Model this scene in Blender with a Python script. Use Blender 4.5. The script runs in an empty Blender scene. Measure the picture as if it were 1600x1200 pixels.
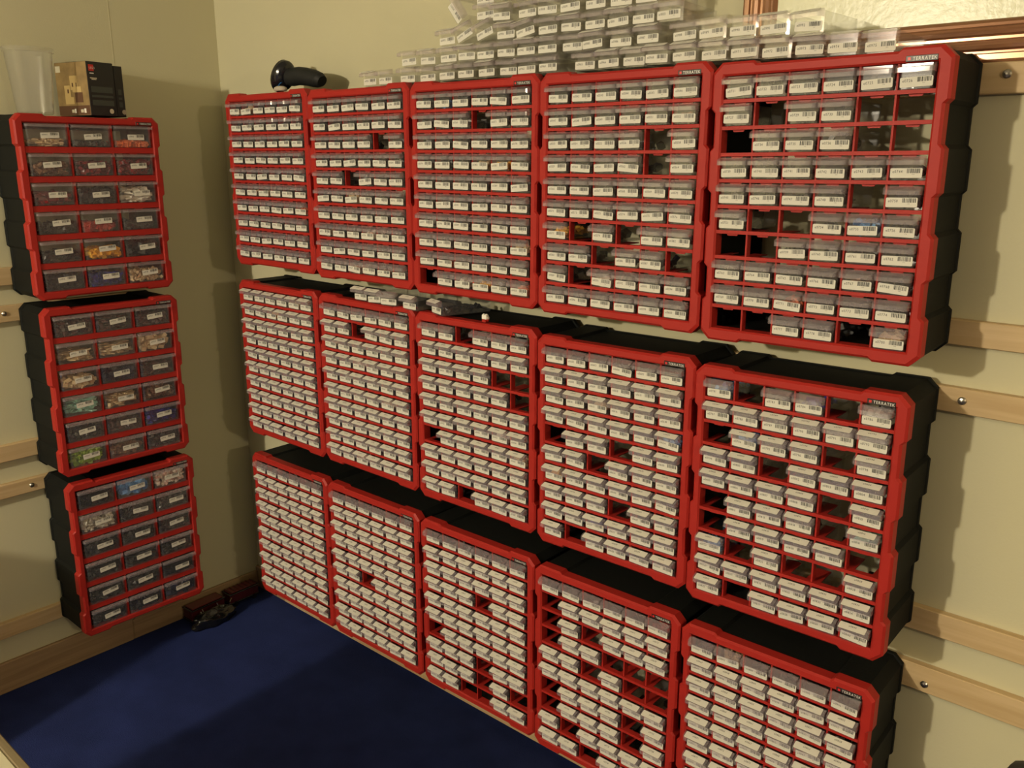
import bpy, math, random
from mathutils import Vector, Matrix
from mathutils.geometry import tessellate_polygon

S = bpy.context.scene
COL = S.collection
PI = math.pi

# ---------------------------------------------------------------- camera
def look_basis(yaw, pitch, roll):
    f = Vector((math.sin(yaw) * math.cos(pitch), math.cos(yaw) * math.cos(pitch), math.sin(pitch)))
    r = Vector((math.cos(yaw), -math.sin(yaw), 0))
    u = r.cross(f)
    return (r * math.cos(roll) + u * math.sin(roll), u * math.cos(roll) - r * math.sin(roll), f)
cam_data = bpy.data.cameras.new('camera')
cam = bpy.data.objects.new('camera', cam_data)
COL.objects.link(cam)
r_, u_, f_ = look_basis(-0.7102, -0.2594, 0.0042)
cam.matrix_world = Matrix(((r_.x, u_.x, -f_.x, 2.5233), (r_.y, u_.y, -f_.y, -1.5517), (r_.z, u_.z, -f_.z, 1.6021), (0, 0, 0, 1)))
cam_data.sensor_width = 36
cam_data.lens = 1336.3 / 1600 * 36
cam_data.clip_start = 0.02
S.camera = cam

# ---------------------------------------------------------------- world, lamps, exposure
S.view_settings.view_transform = 'Standard'
S.view_settings.look = 'None'
S.view_settings.exposure = 0.0
S.view_settings.gamma = 1.0
S.view_settings.use_curve_mapping = False
S.cycles.transparent_max_bounces = 40
S.cycles.max_bounces = 8
S.cycles.sample_clamp_indirect = 4
W = bpy.data.worlds.new('world')
S.world = W
W.use_nodes = True
W.node_tree.nodes['Background'].inputs[0].default_value = (1.0, 0.86, 0.62, 1)
W.node_tree.nodes['Background'].inputs[1].default_value = 0.05
def lamp(name, loc, power, color, radius):
    d = bpy.data.lights.new(name, 'POINT')
    d.energy = power
    d.color = color
    d.shadow_soft_size = radius
    o = bpy.data.objects.new(name, d)
    o.location = loc
    COL.objects.link(o)
    return o
lamp('main_ceiling_lamp', (0.98, -3.76, 2.15), 275, (1.0, 0.87, 0.64), 0.055)
lamp('far_room_lamp', (4.6, -1.45, 1.93), 62, (1.0, 0.80, 0.52), 0.05)

# ---------------------------------------------------------------- materials
def new_mat(name):
    m = bpy.data.materials.new(name)
    m.use_nodes = True
    nt = m.node_tree
    return m, nt, nt.nodes['Principled BSDF']
def P(name, col, rough=0.5, metal=0.0, spec=0.5, bump=None, var=None, coat=0.0):
    """bump=(scale, strength, detail)  var=(scale, amount): slight mottling of the colour itself"""
    m, nt, b = new_mat(name)
    b.inputs['Base Color'].default_value = (*col, 1)
    b.inputs['Roughness'].default_value = rough
    b.inputs['Metallic'].default_value = metal
    b.inputs['Specular IOR Level'].default_value = spec
    b.inputs['Coat Weight'].default_value = coat
    tc = nt.nodes.new('ShaderNodeTexCoord')
    if bump:
        n = nt.nodes.new('ShaderNodeTexNoise')
        n.inputs['Scale'].default_value = bump[0]
        n.inputs['Detail'].default_value = bump[2]
        nt.links.new(tc.outputs['Object'], n.inputs['Vector'])
        bp = nt.nodes.new('ShaderNodeBump')
        bp.inputs['Strength'].default_value = bump[1]
        bp.inputs['Distance'].default_value = 0.002
        nt.links.new(n.outputs['Fac'], bp.inputs['Height'])
        nt.links.new(bp.outputs['Normal'], b.inputs['Normal'])
    if var:
        n = nt.nodes.new('ShaderNodeTexNoise')
        n.inputs['Scale'].default_value = var[0]
        n.inputs['Detail'].default_value = 5
        nt.links.new(tc.outputs['Object'], n.inputs['Vector'])
        mx = nt.nodes.new('ShaderNodeMix')
        mx.data_type = 'RGBA'
        a = var[1]
        mx.inputs[6].default_value = tuple(max(0, c * (1 - a)) for c in col) + (1,)
        mx.inputs[7].default_value = tuple(min(1, c * (1 + a)) for c in col) + (1,)
        nt.links.new(n.outputs['Fac'], mx.inputs[0])
        nt.links.new(mx.outputs[2], b.inputs['Base Color'])
    return m
def wood(name, c1, c2, rough=0.5, axis=0, scale=1.0, coat=0.0, metal=0.0):
    m, nt, b = new_mat(name)
    tc = nt.nodes.new('ShaderNodeTexCoord')
    mp = nt.nodes.new('ShaderNodeMapping')
    sc = [26 * scale] * 3
    sc[axis] = 1.3 * scale
    mp.inputs['Scale'].default_value = sc
    n = nt.nodes.new('ShaderNodeTexNoise')
    n.inputs['Scale'].default_value = 2.2
    n.inputs['Detail'].default_value = 7
    n.inputs['Distortion'].default_value = 0.6
    cr = nt.nodes.new('ShaderNodeValToRGB')
    cr.color_ramp.elements[0].color = (*c1, 1)
    cr.color_ramp.elements[0].position = 0.33
    cr.color_ramp.elements[1].color = (*c2, 1)
    cr.color_ramp.elements[1].position = 0.68
    nt.links.new(tc.outputs['Object'], mp.inputs['Vector'])
    nt.links.new(mp.outputs[0], n.inputs['Vector'])
    nt.links.new(n.outputs['Fac'], cr.inputs[0])
    nt.links.new(cr.outputs[0], b.inputs['Base Color'])
    b.inputs['Roughness'].default_value = rough
    b.inputs['Coat Weight'].default_value = coat
    b.inputs['Metallic'].default_value = metal
    return m
def clear(name, tint, body, gloss_rough=0.12, body_col=(0.75, 0.76, 0.8)):
    """thin clear moulded plastic: mostly see-through, slightly milky, with a fresnel gloss"""
    m, nt, b = new_mat(name)
    nt.nodes.remove(b)
    out = nt.nodes['Material Output']
    tr = nt.nodes.new('ShaderNodeBsdfTransparent')
    tr.inputs[0].default_value = (*tint, 1)
    df = nt.nodes.new('ShaderNodeBsdfDiffuse')
    df.inputs[0].default_value = (*body_col, 1)
    gl = nt.nodes.new('ShaderNodeBsdfGlossy')
    gl.inputs['Roughness'].default_value = gloss_rough
    m1 = nt.nodes.new('ShaderNodeMixShader')
    m1.inputs[0].default_value = body
    nt.links.new(tr.outputs[0], m1.inputs[1])
    nt.links.new(df.outputs[0], m1.inputs[2])
    fr = nt.nodes.new('ShaderNodeFresnel')
    gm = nt.nodes.new('ShaderNodeNewGeometry')          # same reflectance from both sides of the thin wall
    ma = nt.nodes.new('ShaderNodeMath')
    ma.operation = 'MULTIPLY_ADD'
    ma.inputs[1].default_value = 1 / 1.45 - 1.45
    ma.inputs[2].default_value = 1.45
    nt.links.new(gm.outputs['Backfacing'], ma.inputs[0])
    nt.links.new(ma.outputs[0], fr.inputs[0])
    m2 = nt.nodes.new('ShaderNodeMixShader')
    nt.links.new(fr.outputs[0], m2.inputs[0])
    nt.links.new(m1.outputs[0], m2.inputs[1])
    nt.links.new(gl.outputs[0], m2.inputs[2])
    nt.links.new(m2.outputs[0], out.inputs[0])
    return m
def bricks_mat(name, cols, rough=0.35):
    m, nt, b = new_mat(name)
    g = nt.nodes.new('ShaderNodeNewGeometry')
    cr = nt.nodes.new('ShaderNodeValToRGB')
    cr.color_ramp.interpolation = 'CONSTANT'
    els = cr.color_ramp.elements
    els[0].color = (*cols[0], 1)
    els[1].position = 1 / len(cols)
    els[1].color = (*cols[1 % len(cols)], 1)
    for i in range(2, len(cols)):
        e = els.new(i / len(cols))
        e.color = (*cols[i], 1)
    nt.links.new(g.outputs['Random Per Island'], cr.inputs[0])
    nt.links.new(cr.outputs[0], b.inputs['Base Color'])
    b.inputs['Roughness'].default_value = rough
    return m

M = {}
M['wall'] = P('cream_wallpaper', (0.56, 0.53, 0.36), 0.9, spec=0.1, bump=(260, 0.12, 4), var=(3.0, 0.03))
M['far_wall'] = P('darkened_unseen_wall', (0.22, 0.18, 0.12), 0.9)  # unseen walls coloured dark to cut the bounced light
M['ceiling'] = P('ceiling_paint', (0.72, 0.70, 0.60), 0.9)
M['carpet'] = P('blue_carpet', (0.018, 0.029, 0.118), 0.95, spec=0.1, bump=(420, 1.0, 6), var=(9, 0.45))
M['red'] = P('red_plastic', (0.35, 0.020, 0.015), 0.48, spec=0.2, bump=(300, 0.12, 3))
M['black'] = P('black_plastic', (0.008, 0.009, 0.0085), 0.6, spec=0.10, bump=(500, 0.3, 3))
M['dark_plate'] = P('badge_plate', (0.02, 0.01, 0.01), 0.4)
M['white_print'] = P('white_print', (0.75, 0.75, 0.72), 0.4)
M['red_print'] = P('red_print', (0.6, 0.02, 0.02), 0.4)
M['paper'] = P('label_paper', (0.86, 0.85, 0.78), 0.65, spec=0.25)
nt_ = M['paper'].node_tree
tl_ = nt_.nodes.new('ShaderNodeBsdfTranslucent')
tl_.inputs[0].default_value = (0.85, 0.83, 0.76, 1)
mx_ = nt_.nodes.new('ShaderNodeMixShader')
mx_.inputs[0].default_value = 0.30
nt_.links.new(nt_.nodes['Principled BSDF'].outputs[0], mx_.inputs[1])
nt_.links.new(tl_.outputs[0], mx_.inputs[2])
nt_.links.new(mx_.outputs[0], nt_.nodes['Material Output'].inputs[0])
M['ink'] = P('printed_ink', (0.03, 0.03, 0.03), 0.6)
M['clear'] = clear('clear_plastic', (0.975, 0.975, 0.975), 0.035)
M['clear_lip'] = clear('clear_plastic_lip', (0.96, 0.95, 0.96), 0.11, 0.058, (0.88, 0.78, 0.84))
M['tub'] = clear('clear_tub_plastic', (0.97, 0.97, 0.96), 0.05, 0.09)
M['pine_x'] = wood('pine_wood', (0.47, 0.33, 0.165), (0.58, 0.43, 0.24), 0.6, 0)
M['pine_y'] = wood('pine_wood_left', (0.47, 0.33, 0.165), (0.58, 0.43, 0.24), 0.6, 1)
M['skirt_x'] = wood('baseboard_wood', (0.26, 0.17, 0.09), (0.38, 0.26, 0.14), 0.6, 0)
M['skirt_y'] = wood('baseboard_wood_left', (0.26, 0.17, 0.09), (0.38, 0.26, 0.14), 0.6, 1)
M['frame_x'] = wood('copper_stained_wood', (0.20, 0.085, 0.04), (0.40, 0.20, 0.10), 0.22, 0, 1.2, 0.6, 0.35)
M['frame_z'] = wood('copper_stained_wood_upright', (0.20, 0.085, 0.04), (0.40, 0.20, 0.10), 0.22, 2, 1.2, 0.6, 0.35)
M['picture'] = P('pale_textured_panel', (0.66, 0.67, 0.46), 0.3, spec=0.5, bump=(90, 0.25, 3), var=(30, 0.05))
M['steel'] = P('screw_steel', (0.45, 0.43, 0.38), 0.3, metal=1.0)
M['desk'] = P('desk_top_laminate', (0.50, 0.47, 0.33), 0.5)
M['desk_edge'] = wood('desk_edge_wood', (0.13, 0.10, 0.055), (0.20, 0.155, 0.09), 0.5, 0)
M['gloss_black'] = P('gloss_black_plastic', (0.01, 0.01, 0.014), 0.22, spec=0.6)
M['rubber'] = P('matt_black_rubber', (0.012, 0.013, 0.013), 0.6, spec=0.3)
M['blue'] = P('blue_trim', (0.05, 0.22, 0.62), 0.35)
M['grey'] = P('grey_plastic', (0.45, 0.40, 0.33), 0.5)
M['box_black'] = P('black_card', (0.012, 0.011, 0.014), 0.4)
M['box_gold'] = P('gold_brown_card', (0.28, 0.19, 0.08), 0.4, var=(28, 0.75))
M['box_tan'] = P('tan_print', (0.55, 0.40, 0.17), 0.45)
M['box_brown'] = P('brown_print', (0.11, 0.05, 0.025), 0.45)
M['box_grey'] = P('grey_green_print', (0.045, 0.055, 0.05), 0.45)
M['train_red'] = P('dark_red_plastic', (0.07, 0.008, 0.01), 0.35)
M['train_top'] = P('dark_red_roof', (0.13, 0.018, 0.02), 0.3)
M['bag'] = P('shiny_black_film', (0.008, 0.008, 0.008), 0.12, spec=0.8)
M['foil'] = P('silver_film', (0.55, 0.55, 0.5), 0.15, metal=0.9)
M['white'] = P('white_plastic', (0.85, 0.83, 0.76), 0.4)
M['pale'] = P('pale_sticker', (0.62, 0.58, 0.45), 0.5)

# ---------------------------------------------------------------- mesh helpers
class MB:
    def __init__(s):
        s.v, s.f, s.m, s.mats = [], [], [], []
    def mi(s, mat):
        if mat not in s.mats:
            s.mats.append(mat)
        return s.mats.index(mat)
    def add(s, vs, fs, mat, xf=None):
        o = len(s.v)
        if xf is not None:
            vs = [xf @ Vector(v) for v in vs]
        s.v += [tuple(v) for v in vs]
        k = s.mi(mat)
        for f in fs:
            s.f.append([i + o for i in f])
            s.m.append(k)
    def box(s, x0, x1, y0, y1, z0, z1, mat, xf=None):
        s.add([(x0, y0, z0), (x1, y0, z0), (x1, y1, z0), (x0, y1, z0), (x0, y0, z1), (x1, y0, z1), (x1, y1, z1), (x0, y1, z1)],
              [(0, 3, 2, 1), (4, 5, 6, 7), (0, 1, 5, 4), (1, 2, 6, 5), (2, 3, 7, 6), (3, 0, 4, 7)], mat, xf)
    def bbox(s, x0, x1, y0, y1, z0, z1, mat, b=0.003, xf=None):
        """box with chamfered long edges on all sides"""
        c = Vector(((x0 + x1) / 2, (y0 + y1) / 2, (z0 + z1) / 2))
        h = ((x1 - x0) / 2, (y1 - y0) / 2, (z1 - z0) / 2)
        vs = []
        for sx in (-1, 1):
            for sy in (-1, 1):
                for sz in (-1, 1):
                    for a in range(3):
                        p = [sx * (h[0] - b), sy * (h[1] - b), sz * (h[2] - b)]
                        p[a] = (sx, sy, sz)[a] * h[a]
                        vs.append(c + Vector(p))
        def q(sx, sy, sz, a):
            return ((sx > 0) * 4 + (sy > 0) * 2 + (sz > 0)) * 3 + a
        fs = []
        for a in range(3):
            for sg in (-1, 1):
                loop = []
                for t in ((-1, -1), (1, -1), (1, 1), (-1, 1)):
                    k = [0, 0, 0]
                    k[a] = sg
                    k[(a + 1) % 3], k[(a + 2) % 3] = t
                    loop.append(q(*k, a))
                fs.append(loop if sg > 0 else loop[::-1])
        for a in range(3):
            b1, b2 = (a + 1) % 3, (a + 2) % 3
            for s1 in (-1, 1):
                for s2 in (-1, 1):
                    lo = [0, 0, 0]; hi = [0, 0, 0]
                    lo[a], hi[a] = -1, 1
                    lo[b1] = hi[b1] = s1
                    lo[b2] = hi[b2] = s2
                    loop = [q(*lo, b1), q(*hi, b1), q(*hi, b2), q(*lo, b2)]
                    fs.append(loop if s1 * s2 < 0 else loop[::-1])
        for sx in (-1, 1):
            for sy in (-1, 1):
                for sz in (-1, 1):
                    t = [q(sx, sy, sz, 0), q(sx, sy, sz, 1), q(sx, sy, sz, 2)]
                    fs.append(t if sx * sy * sz > 0 else t[::-1])
        s.add(vs, fs, mat, xf)
    def strip(s, A, B, mat, closed=True):
        n = len(A)
        s.add(list(A) + list(B), [(i, (i + 1) % n, n + (i + 1) % n, n + i) for i in range(n if closed else n - 1)], mat)
    def ring_face(s, loops, mat, flip=False):
        vs = [Vector(p) for l in loops for p in l]
        tris = tessellate_polygon([[Vector(p) for p in l] for l in loops])
        s.add(vs, [t[::-1] if flip else t for t in tris], mat)
    def loft(s, rings, mat, cap=True):
        for a, b in zip(rings, rings[1:]):
            s.strip(a, b, mat)
        if cap:
            s.add(rings[0], [list(range(len(rings[0])))[::-1]], mat)
            s.add(rings[-1], [list(range(len(rings[-1])))], mat)
    def mesh(s, name, smooth=False):
        me = bpy.data.meshes.new(name)
        me.from_pydata(s.v, [], s.f)
        for m in s.mats:
            me.materials.append(M[m])
        me.polygons.foreach_set('material_index', s.m)
        if smooth:
            me.polygons.foreach_set('use_smooth', [True] * len(s.f))
        me.update()
        return me
    def obj(s, name, parent=None, smooth=False):
        return link(name, s.mesh(name, smooth), parent)
def link(name, me, parent=None):
    o = bpy.data.objects.new(name, me)
    COL.objects.link(o)
    if parent:
        o.parent = parent
    return o
def tag(o, label, cat, group=None, kind=None):
    o['label'] = label
    o['category'] = cat
    if group: o['group'] = group
    if kind: o['kind'] = kind
    return o
def empty(name, loc, rz=0.0):
    o = bpy.data.objects.new(name, None)
    o.empty_display_size = 0.02
    o.location = loc
    o.rotation_euler = (0, 0, rz)
    COL.objects.link(o)
    return o
def struct(o):
    o['kind'] = 'structure'
    return o
def circle(c, r, n, ax='z', sx=1, sy=1):
    out = []
    for i in range(n):
        a = 2 * PI * i / n
        p, q = r * sx * math.cos(a), r * sy * math.sin(a)
        out.append({'z': (c[0] + p, c[1] + q, c[2]), 'y': (c[0] + p, c[1], c[2] + q), 'x': (c[0], c[1] + p, c[2] + q)}[ax])
    return out

# glyphs of the built-in font, as flat triangles
GL = {}
def glyphs(chars):
    for ch in chars:
        cu = bpy.data.curves.new('g', 'FONT')
        cu.body = ch
        cu.resolution_u = 2
        cu.fill_mode = 'FRONT'
        o = bpy.data.objects.new('g', cu)
        COL.objects.link(o)
        me = o.to_mesh()
        GL[ch] = ([(v.co.x, v.co.y) for v in me.vertices], [tuple(p.vertices) for p in me.polygons])
        o.to_mesh_clear()
        bpy.data.objects.remove(o)
        bpy.data.curves.remove(cu)
glyphs('e0123456789TERATKLEGO')
def text(mb, s_, u0, v0, h, mat, y=-0.0004, adv=None, wide=1.0, xf=None):
    """lettering in the x-z plane facing -y; h = cap height"""
    k = h / 0.72
    x = u0
    for ch in s_:
        vs, fs = GL[ch]
        mb.add([(x + a * k * wide, y, v0 + b * k) for a, b in vs], fs, mat, xf)
        w = max(a for a, b in vs)
        x += (w + 0.10) * k * wide if adv is None else adv
    return x

# ---------------------------------------------------------------- structure
FZ = 0.066
XW, YW = -0.055, 0.018
ZC = 2.42
def slab(name, x0, x1, y0, y1, z0, z1, mat):
    b = MB(); b.box(x0, x1, y0, y1, z0, z1, mat)
    return struct(b.obj(name))
slab('wall_back', XW - 0.1, 5.3, YW, YW + 0.1, FZ, ZC, 'wall')
slab('wall_left', XW - 0.1, XW, -5.6, YW, FZ, ZC, 'wall')
slab('wall_right', 5.2, 5.3, -5.6, YW, FZ, ZC, 'far_wall')
slab('wall_front', XW - 0.1, 5.3, -5.7, -5.6, FZ, ZC, 'far_wall')
slab('ceiling', XW - 0.1, 5.3, -5.7, YW + 0.1, ZC, ZC + 0.05, 'ceiling')
slab('floor', XW - 0.1, 5.3, -5.7, YW + 0.1, FZ - 0.06, FZ, 'carpet')
b = MB(); b.bbox(XW, 4.0, YW - 0.012, YW, FZ, 0.150, 'skirt_x', 0.003)
struct(b.obj('baseboard_back'))
b = MB(); b.bbox(XW, XW + 0.014, -3.0, -0.462, FZ, 0.162, 'skirt_y', 0.003); b.bbox(XW, XW + 0.012, -0.4618, YW - 0.012, FZ, 0.134, 'skirt_y', 0.003)
struct(b.obj('baseboard_left'))
# wallpaper joint on the left wall
b = MB(); b.box(XW, XW + 0.0006, -0.318, -0.3165, 0.16, ZC, 'wall')
struct(b.obj('trim_1'))

# battens screwed to the walls
def screw(parent, loc, axis):
    b = MB()
    n = 12
    rings = []
    for r, d in ((0.0070, 0.0), (0.0070, 0.0015), (0.0050, 0.0036), (0.0015, 0.0045)):
        if axis == 'y': rings.append(circle((loc[0], loc[1] - d, loc[2]), r, n, 'y'))
        else: rings.append(circle((loc[0] + d, loc[1], loc[2]), r, n, 'x'))
    b.loft(rings, 'steel')
    return b.obj('screw', parent, True)
GB = 'pine battens carrying the cabinets'
def batten(axis, z0, z1, label, screws):
    b = MB()
    if axis == 'x': b.bbox(0.31, 4.2, 0.001, YW, z0, z1, 'pine_x', 0.0015)
    else: b.bbox(XW, -0.036, -2.6, -0.345, z0, z1, 'pine_y', 0.0015)
    o = tag(b.obj('wall_batten'), label, 'batten', GB)
    for s_ in screws:
        if axis == 'x': screw(o, (s_[0], 0.001, s_[1]), 'y')
        else: screw(o, (-0.036, s_[0], s_[1]), 'x')
batten('x', 1.700, 1.747, 'pine batten on the right wall just under the picture frame, with one screw', [(2.19, 1.729), (3.1, 1.729)])
batten('x', 1.300, 1.343, 'pine batten on the right wall behind the bottom of the top right cabinet', [])
batten('x', 1.183, 1.227, 'pine batten on the right wall beside the middle right cabinet top, with screw', [(2.193, 1.206), (3.1, 1.206)])
batten('x', 0.763, 0.810, 'pine batten on the right wall behind the bottom of the middle right cabinet', [])
batten('x', 0.644, 0.696, 'lowest pine batten in view on the right wall, with one screw', [(2.198, 0.661), (3.1, 0.67)])
batten('y', 1.258, 1.306, 'pine batten on the left wall behind the bottom of the top 18-drawer cabinet', [])
batten('y', 1.158, 1.203, 'pine batten on the left wall with screw, beside the middle 18-drawer cabinet top', [(-0.707, 1.182)])
batten('y', 0.766, 0.813, 'pine batten on the left wall behind the bottom of the middle 18-drawer cabinet', [])
batten('y', 0.660, 0.700, 'pine batten on the left wall with screw, beside the lowest 18-drawer cabinet top', [(-0.702, 0.680)])
batten('y', 0.240, 0.287, 'dim pine batten low on the left wall, just above the baseboard', [])
b = MB(); b.bbox(0.150, 4.1, -0.014, YW - 0.012, FZ + 0.020, 0.150, 'pine_x', 0.002)
tag(b.obj('floor_batten'), 'long pale board along the carpet under the bottom row of cabinets', 'board')
b = MB(); b.bbox(XW + 0.0005, XW + 0.011, -0.455, -0.372, 0.1345, 0.158, 'skirt_y', 0.0015)
tag(b.obj('wood_offcut'), 'small wood offcut on the left baseboard under the lowest 18-drawer cabinet', 'board')

# ---------------------------------------------------------------- drawers
def drawer_mesh(name, w, h, bh, d, lw, ly, dz, sk):
    """open-topped clear drawer with a hooded, sloping front lip. origin: bottom centre of the front face"""
    t = 0.0012
    b = MB()
    x, xi = w / 2, w / 2 - t
    # rounded (chamfered) plan of the body, tapered a little towards the bottom
    def plan(z, i, x_):
        c = 0.004
        y0, y1 = i, d - i
        return [(-x_, y0 + c, z), (-x_ + c, y0, z), (x_ - c, y0, z), (x_, y0 + c, z), (x_, y1 - c, z), (x_ - c, y1, z), (-x_ + c, y1, z), (-x_, y1 - c, z)]
    ob, ot = plan(0, 0.0008, x - 0.0012), plan(bh, 0, x)
    ib, it = plan(t, t + 0.0008, xi - 0.0012), plan(bh, t, xi)
    b.strip(ob, ot, 'clear'); b.strip(ot, it, 'clear'); b.strip(it, ib, 'clear')
    b.add(ob, [tuple(range(8))[::-1]], 'clear')
    b.add(ib, [tuple(range(8))], 'clear')
    # raised front panel above the side walls
    b.box(-x + 0.004, x - 0.004, 0, t, bh, h, 'clear')
    # lip
    L = lw / 2
    c = min(0.004, ly * 0.3)
    def lip(s_, off):
        Lx = L - s_
        pl = [(-Lx, 0.0), (-Lx, -ly + c + 0.0015), (-Lx + c * 0.45, -ly + c * 0.45 + s_), (-Lx + c + 0.001, -ly + s_), (Lx - c - 0.001, -ly + s_), (Lx - c * 0.45, -ly + c * 0.45 + s_), (Lx, -ly + c + 0.0015), (Lx, 0.0)]
        top = [(px, py, h - off + py * dz / ly) for px, py in pl]
        bot = [(px, py, h - dz - sk) for px, py in pl]
        return top, bot
    ta, ba = lip(0, 0)
    tb, bb = lip(t, t)
    n = 8
    b.add(ta, [tuple(range(n))], 'clear_lip')
    b.add(tb, [tuple(range(n))[::-1]], 'clear_lip')
    b.strip(ta, ba, 'clear_lip', False)
    b.strip(bb, tb, 'clear_lip', False)
    b.strip(ba, bb, 'clear_lip', False)
    return b.mesh(name)
SW, SH, SBH, SD = 0.0510, 0.0355, 0.0320, 0.135
SMALL = dict(w=SW, h=SH, bh=SBH, d=SD, lw=0.0545, ly=0.0160, dz=0.0060, sk=0.0068)
small_me = drawer_mesh('drawer', **SMALL)
LWD, LH, LBH, LDp = 0.1050, 0.0570, 0.0520, 0.135
LARGE = dict(w=LWD, h=LH, bh=LBH, d=LDp, lw=0.1085, ly=0.0100, dz=0.0030, sk=0.0055)
large_me = drawer_mesh('drawer', **LARGE)

def paper(b, w, h, t=0.0003):
    c = 0.0012
    pl = [(-w / 2 + c, -h / 2), (w / 2 - c, -h / 2), (w / 2, -h / 2 + c), (w / 2, h / 2 - c), (w / 2 - c, h / 2), (-w / 2 + c, h / 2), (-w / 2, h / 2 - c), (-w / 2, -h / 2 + c)]
    A = [(x, 0, z) for x, z in pl]
    B = [(x, -t, z) for x, z in pl]
    b.add(B, [tuple(range(8))], 'paper')
    b.add(A, [tuple(range(8))[::-1]], 'paper')
    b.strip(A, B, 'paper')
def front_label_mesh(num):
    b = MB()
    W_, H_ = 0.0460, 0.0143
    paper(b, W_, H_)
    code = 'e%04d' % num
    text(b, code, -W_ / 2 + 0.0032, 0.0002, 0.0042, 'ink', -0.0004, wide=0.90)
    r = random.Random(num)
    x = 0.0012
    while x < W_ / 2 - 0.0030:
        bw = r.choice((0.00045, 0.00045, 0.0009, 0.0013))
        b.add([(x, -0.0004, -0.0002), (x + bw, -0.0004, -0.0002), (x + bw, -0.0004, 0.0064), (x, -0.0004, 0.0064)], [(0, 1, 2, 3)], 'ink')
        x += bw + r.choice((0.0005, 0.0005, 0.0010))
    text(b, code[1:], 0.0085, -0.0026, 0.0012, 'ink', -0.0004)
    return b.mesh('front_label')
def lip_label_mesh(num):
    b = MB()
    paper(b, 0.0455, 0.0148)
    text(b, 'e%04d' % num, -0.0068, 0.0000, 0.0038, 'ink', -0.0004, wide=0.92)
    return b.mesh('lip_label')
SLOPE = math.atan2(0.0060, 0.0160)
rnd = random.Random(5)
def add_small_labels(dr, num, lip, jig=1.0):
    o = link('front_label', front_label_mesh(num), dr)
    o.location = (rnd.uniform(-0.0012, 0.0012) * jig, -0.0008, 0.0106 + rnd.uniform(-0.0008, 0.0008) * jig)
    tilt = rnd.gauss(0, 0.018)
    if rnd.random() < 0.07: tilt = rnd.choice((-1, 1)) * 0.07
    o.rotation_euler = (0, tilt * jig, 0)
    if lip:
        o = link('lip_label', lip_label_mesh(num), dr)
        o.location = (-0.0012 + rnd.uniform(-0.0008, 0.0008), -0.0078, SH - 0.0078 * 0.375 + 0.0006)
        o.rotation_euler = (-(PI / 2 - SLOPE), 0, 0)

# ---------------------------------------------------------------- cabinets
CW, CH, CD = 0.380, 0.4750, 0.160
OW, OH = 0.3373, 0.4306
OZ0 = (CH - OH) / 2
def outline(ins=0.0):
    """cabinet silhouette in x-z with the notches along every side; ins = inset"""
    hw = CW / 2 - ins
    z0, z1 = ins, CH - ins
    c = 0.016
    n, s_ = 0.0062, 0.004
    pts = [(-hw + c, z0)]
    pts += [(-0.118, z0), (-0.112, z0 + 0.005), (0.112, z0 + 0.005), (0.118, z0)]
    pts += [(hw - c, z0), (hw, z0 + c)]
    for a, e in ((0.072, 0.137), (0.199, 0.266), (0.330, 0.400)):
        pts += [(hw, a), (hw - n, a + s_ * 1.6), (hw - n, e - s_ * 1.6), (hw, e)]
    pts += [(hw, z1 - c), (hw - c, z1)]
    pts += [(0.118, z1), (0.112, z1 - 0.005), (-0.112, z1 - 0.005), (-0.118, z1)]
    pts += [(-hw + c, z1), (-hw, z1 - c)]
    for a, e in ((0.330, 0.400), (0.199, 0.266), (0.072, 0.137)):
        pts += [(-hw, e), (-hw + n, e - s_ * 1.6), (-hw + n, a + s_ * 1.6), (-hw, a)]
    pts += [(-hw, z0 + c)]
    return pts
def at_y(pl, y):
    return [(x, y, z) for x, z in pl]
def rect(w, z0, z1):
    return [(-w / 2, z0), (w / 2, z0), (w / 2, z1), (-w / 2, z1)]
def build_frame():
    b = MB()
    o0, o1 = outline(0.0), outline(0.004)
    ra = rect(OW, OZ0, OZ0 + OH)
    rb = rect(OW - 0.002, OZ0 + 0.001, OZ0 + OH - 0.001)
    ro = rect(OW + 0.006, OZ0 - 0.003, OZ0 + OH + 0.003)
    b.ring_face([at_y(o1, -CD), at_y(ro, -CD)], 'red')
    b.strip(at_y(o0, -CD + 0.004), at_y(o1, -CD), 'red')
    b.strip(at_y(ro, -CD), at_y(ra, -CD + 0.003), 'red')
    b.strip(at_y(ra, -CD + 0.003), at_y(rb, -CD + 0.022), 'red')
    b.strip(at_y(o0, -CD + 0.026), at_y(o0, -CD + 0.004), 'red')
    b.ring_face([at_y(o0, -CD + 0.026), at_y(rb, -CD + 0.022)], 'red', True)
    return b.mesh('front_frame')
def build_shell():
    b = MB()
    o0 = outline(0.0022)
    i0 = rect(OW + 0.006, OZ0 - 0.003, OZ0 + OH + 0.003)
    i1 = rect(OW - 0.03, OZ0 + 0.012, OZ0 + OH - 0.012)
    y0 = -CD + 0.0262
    b.strip(at_y(o0, -0.010), at_y(o0, y0), 'black')
    o2 = outline(0.0)
    b.strip(at_y(o2, 0.0), at_y(o2, -0.008), 'black')
    b.strip(at_y(o2, -0.008), at_y(o0, -0.010), 'black')
    b.strip(at_y(i0, y0), at_y(i0, -0.003), 'black')
    b.strip(at_y(i0, -0.003), at_y(i1, -0.003), 'black')
    b.strip(at_y(i1, -0.003), at_y(i1, 0.0), 'black')
    b.ring_face([at_y(o0, y0), at_y(i0, y0)], 'black')
    b.ring_face([at_y(o2, 0.0), at_y(i1, 0.0)], 'black', True)
    return b.mesh('housing')
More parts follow.
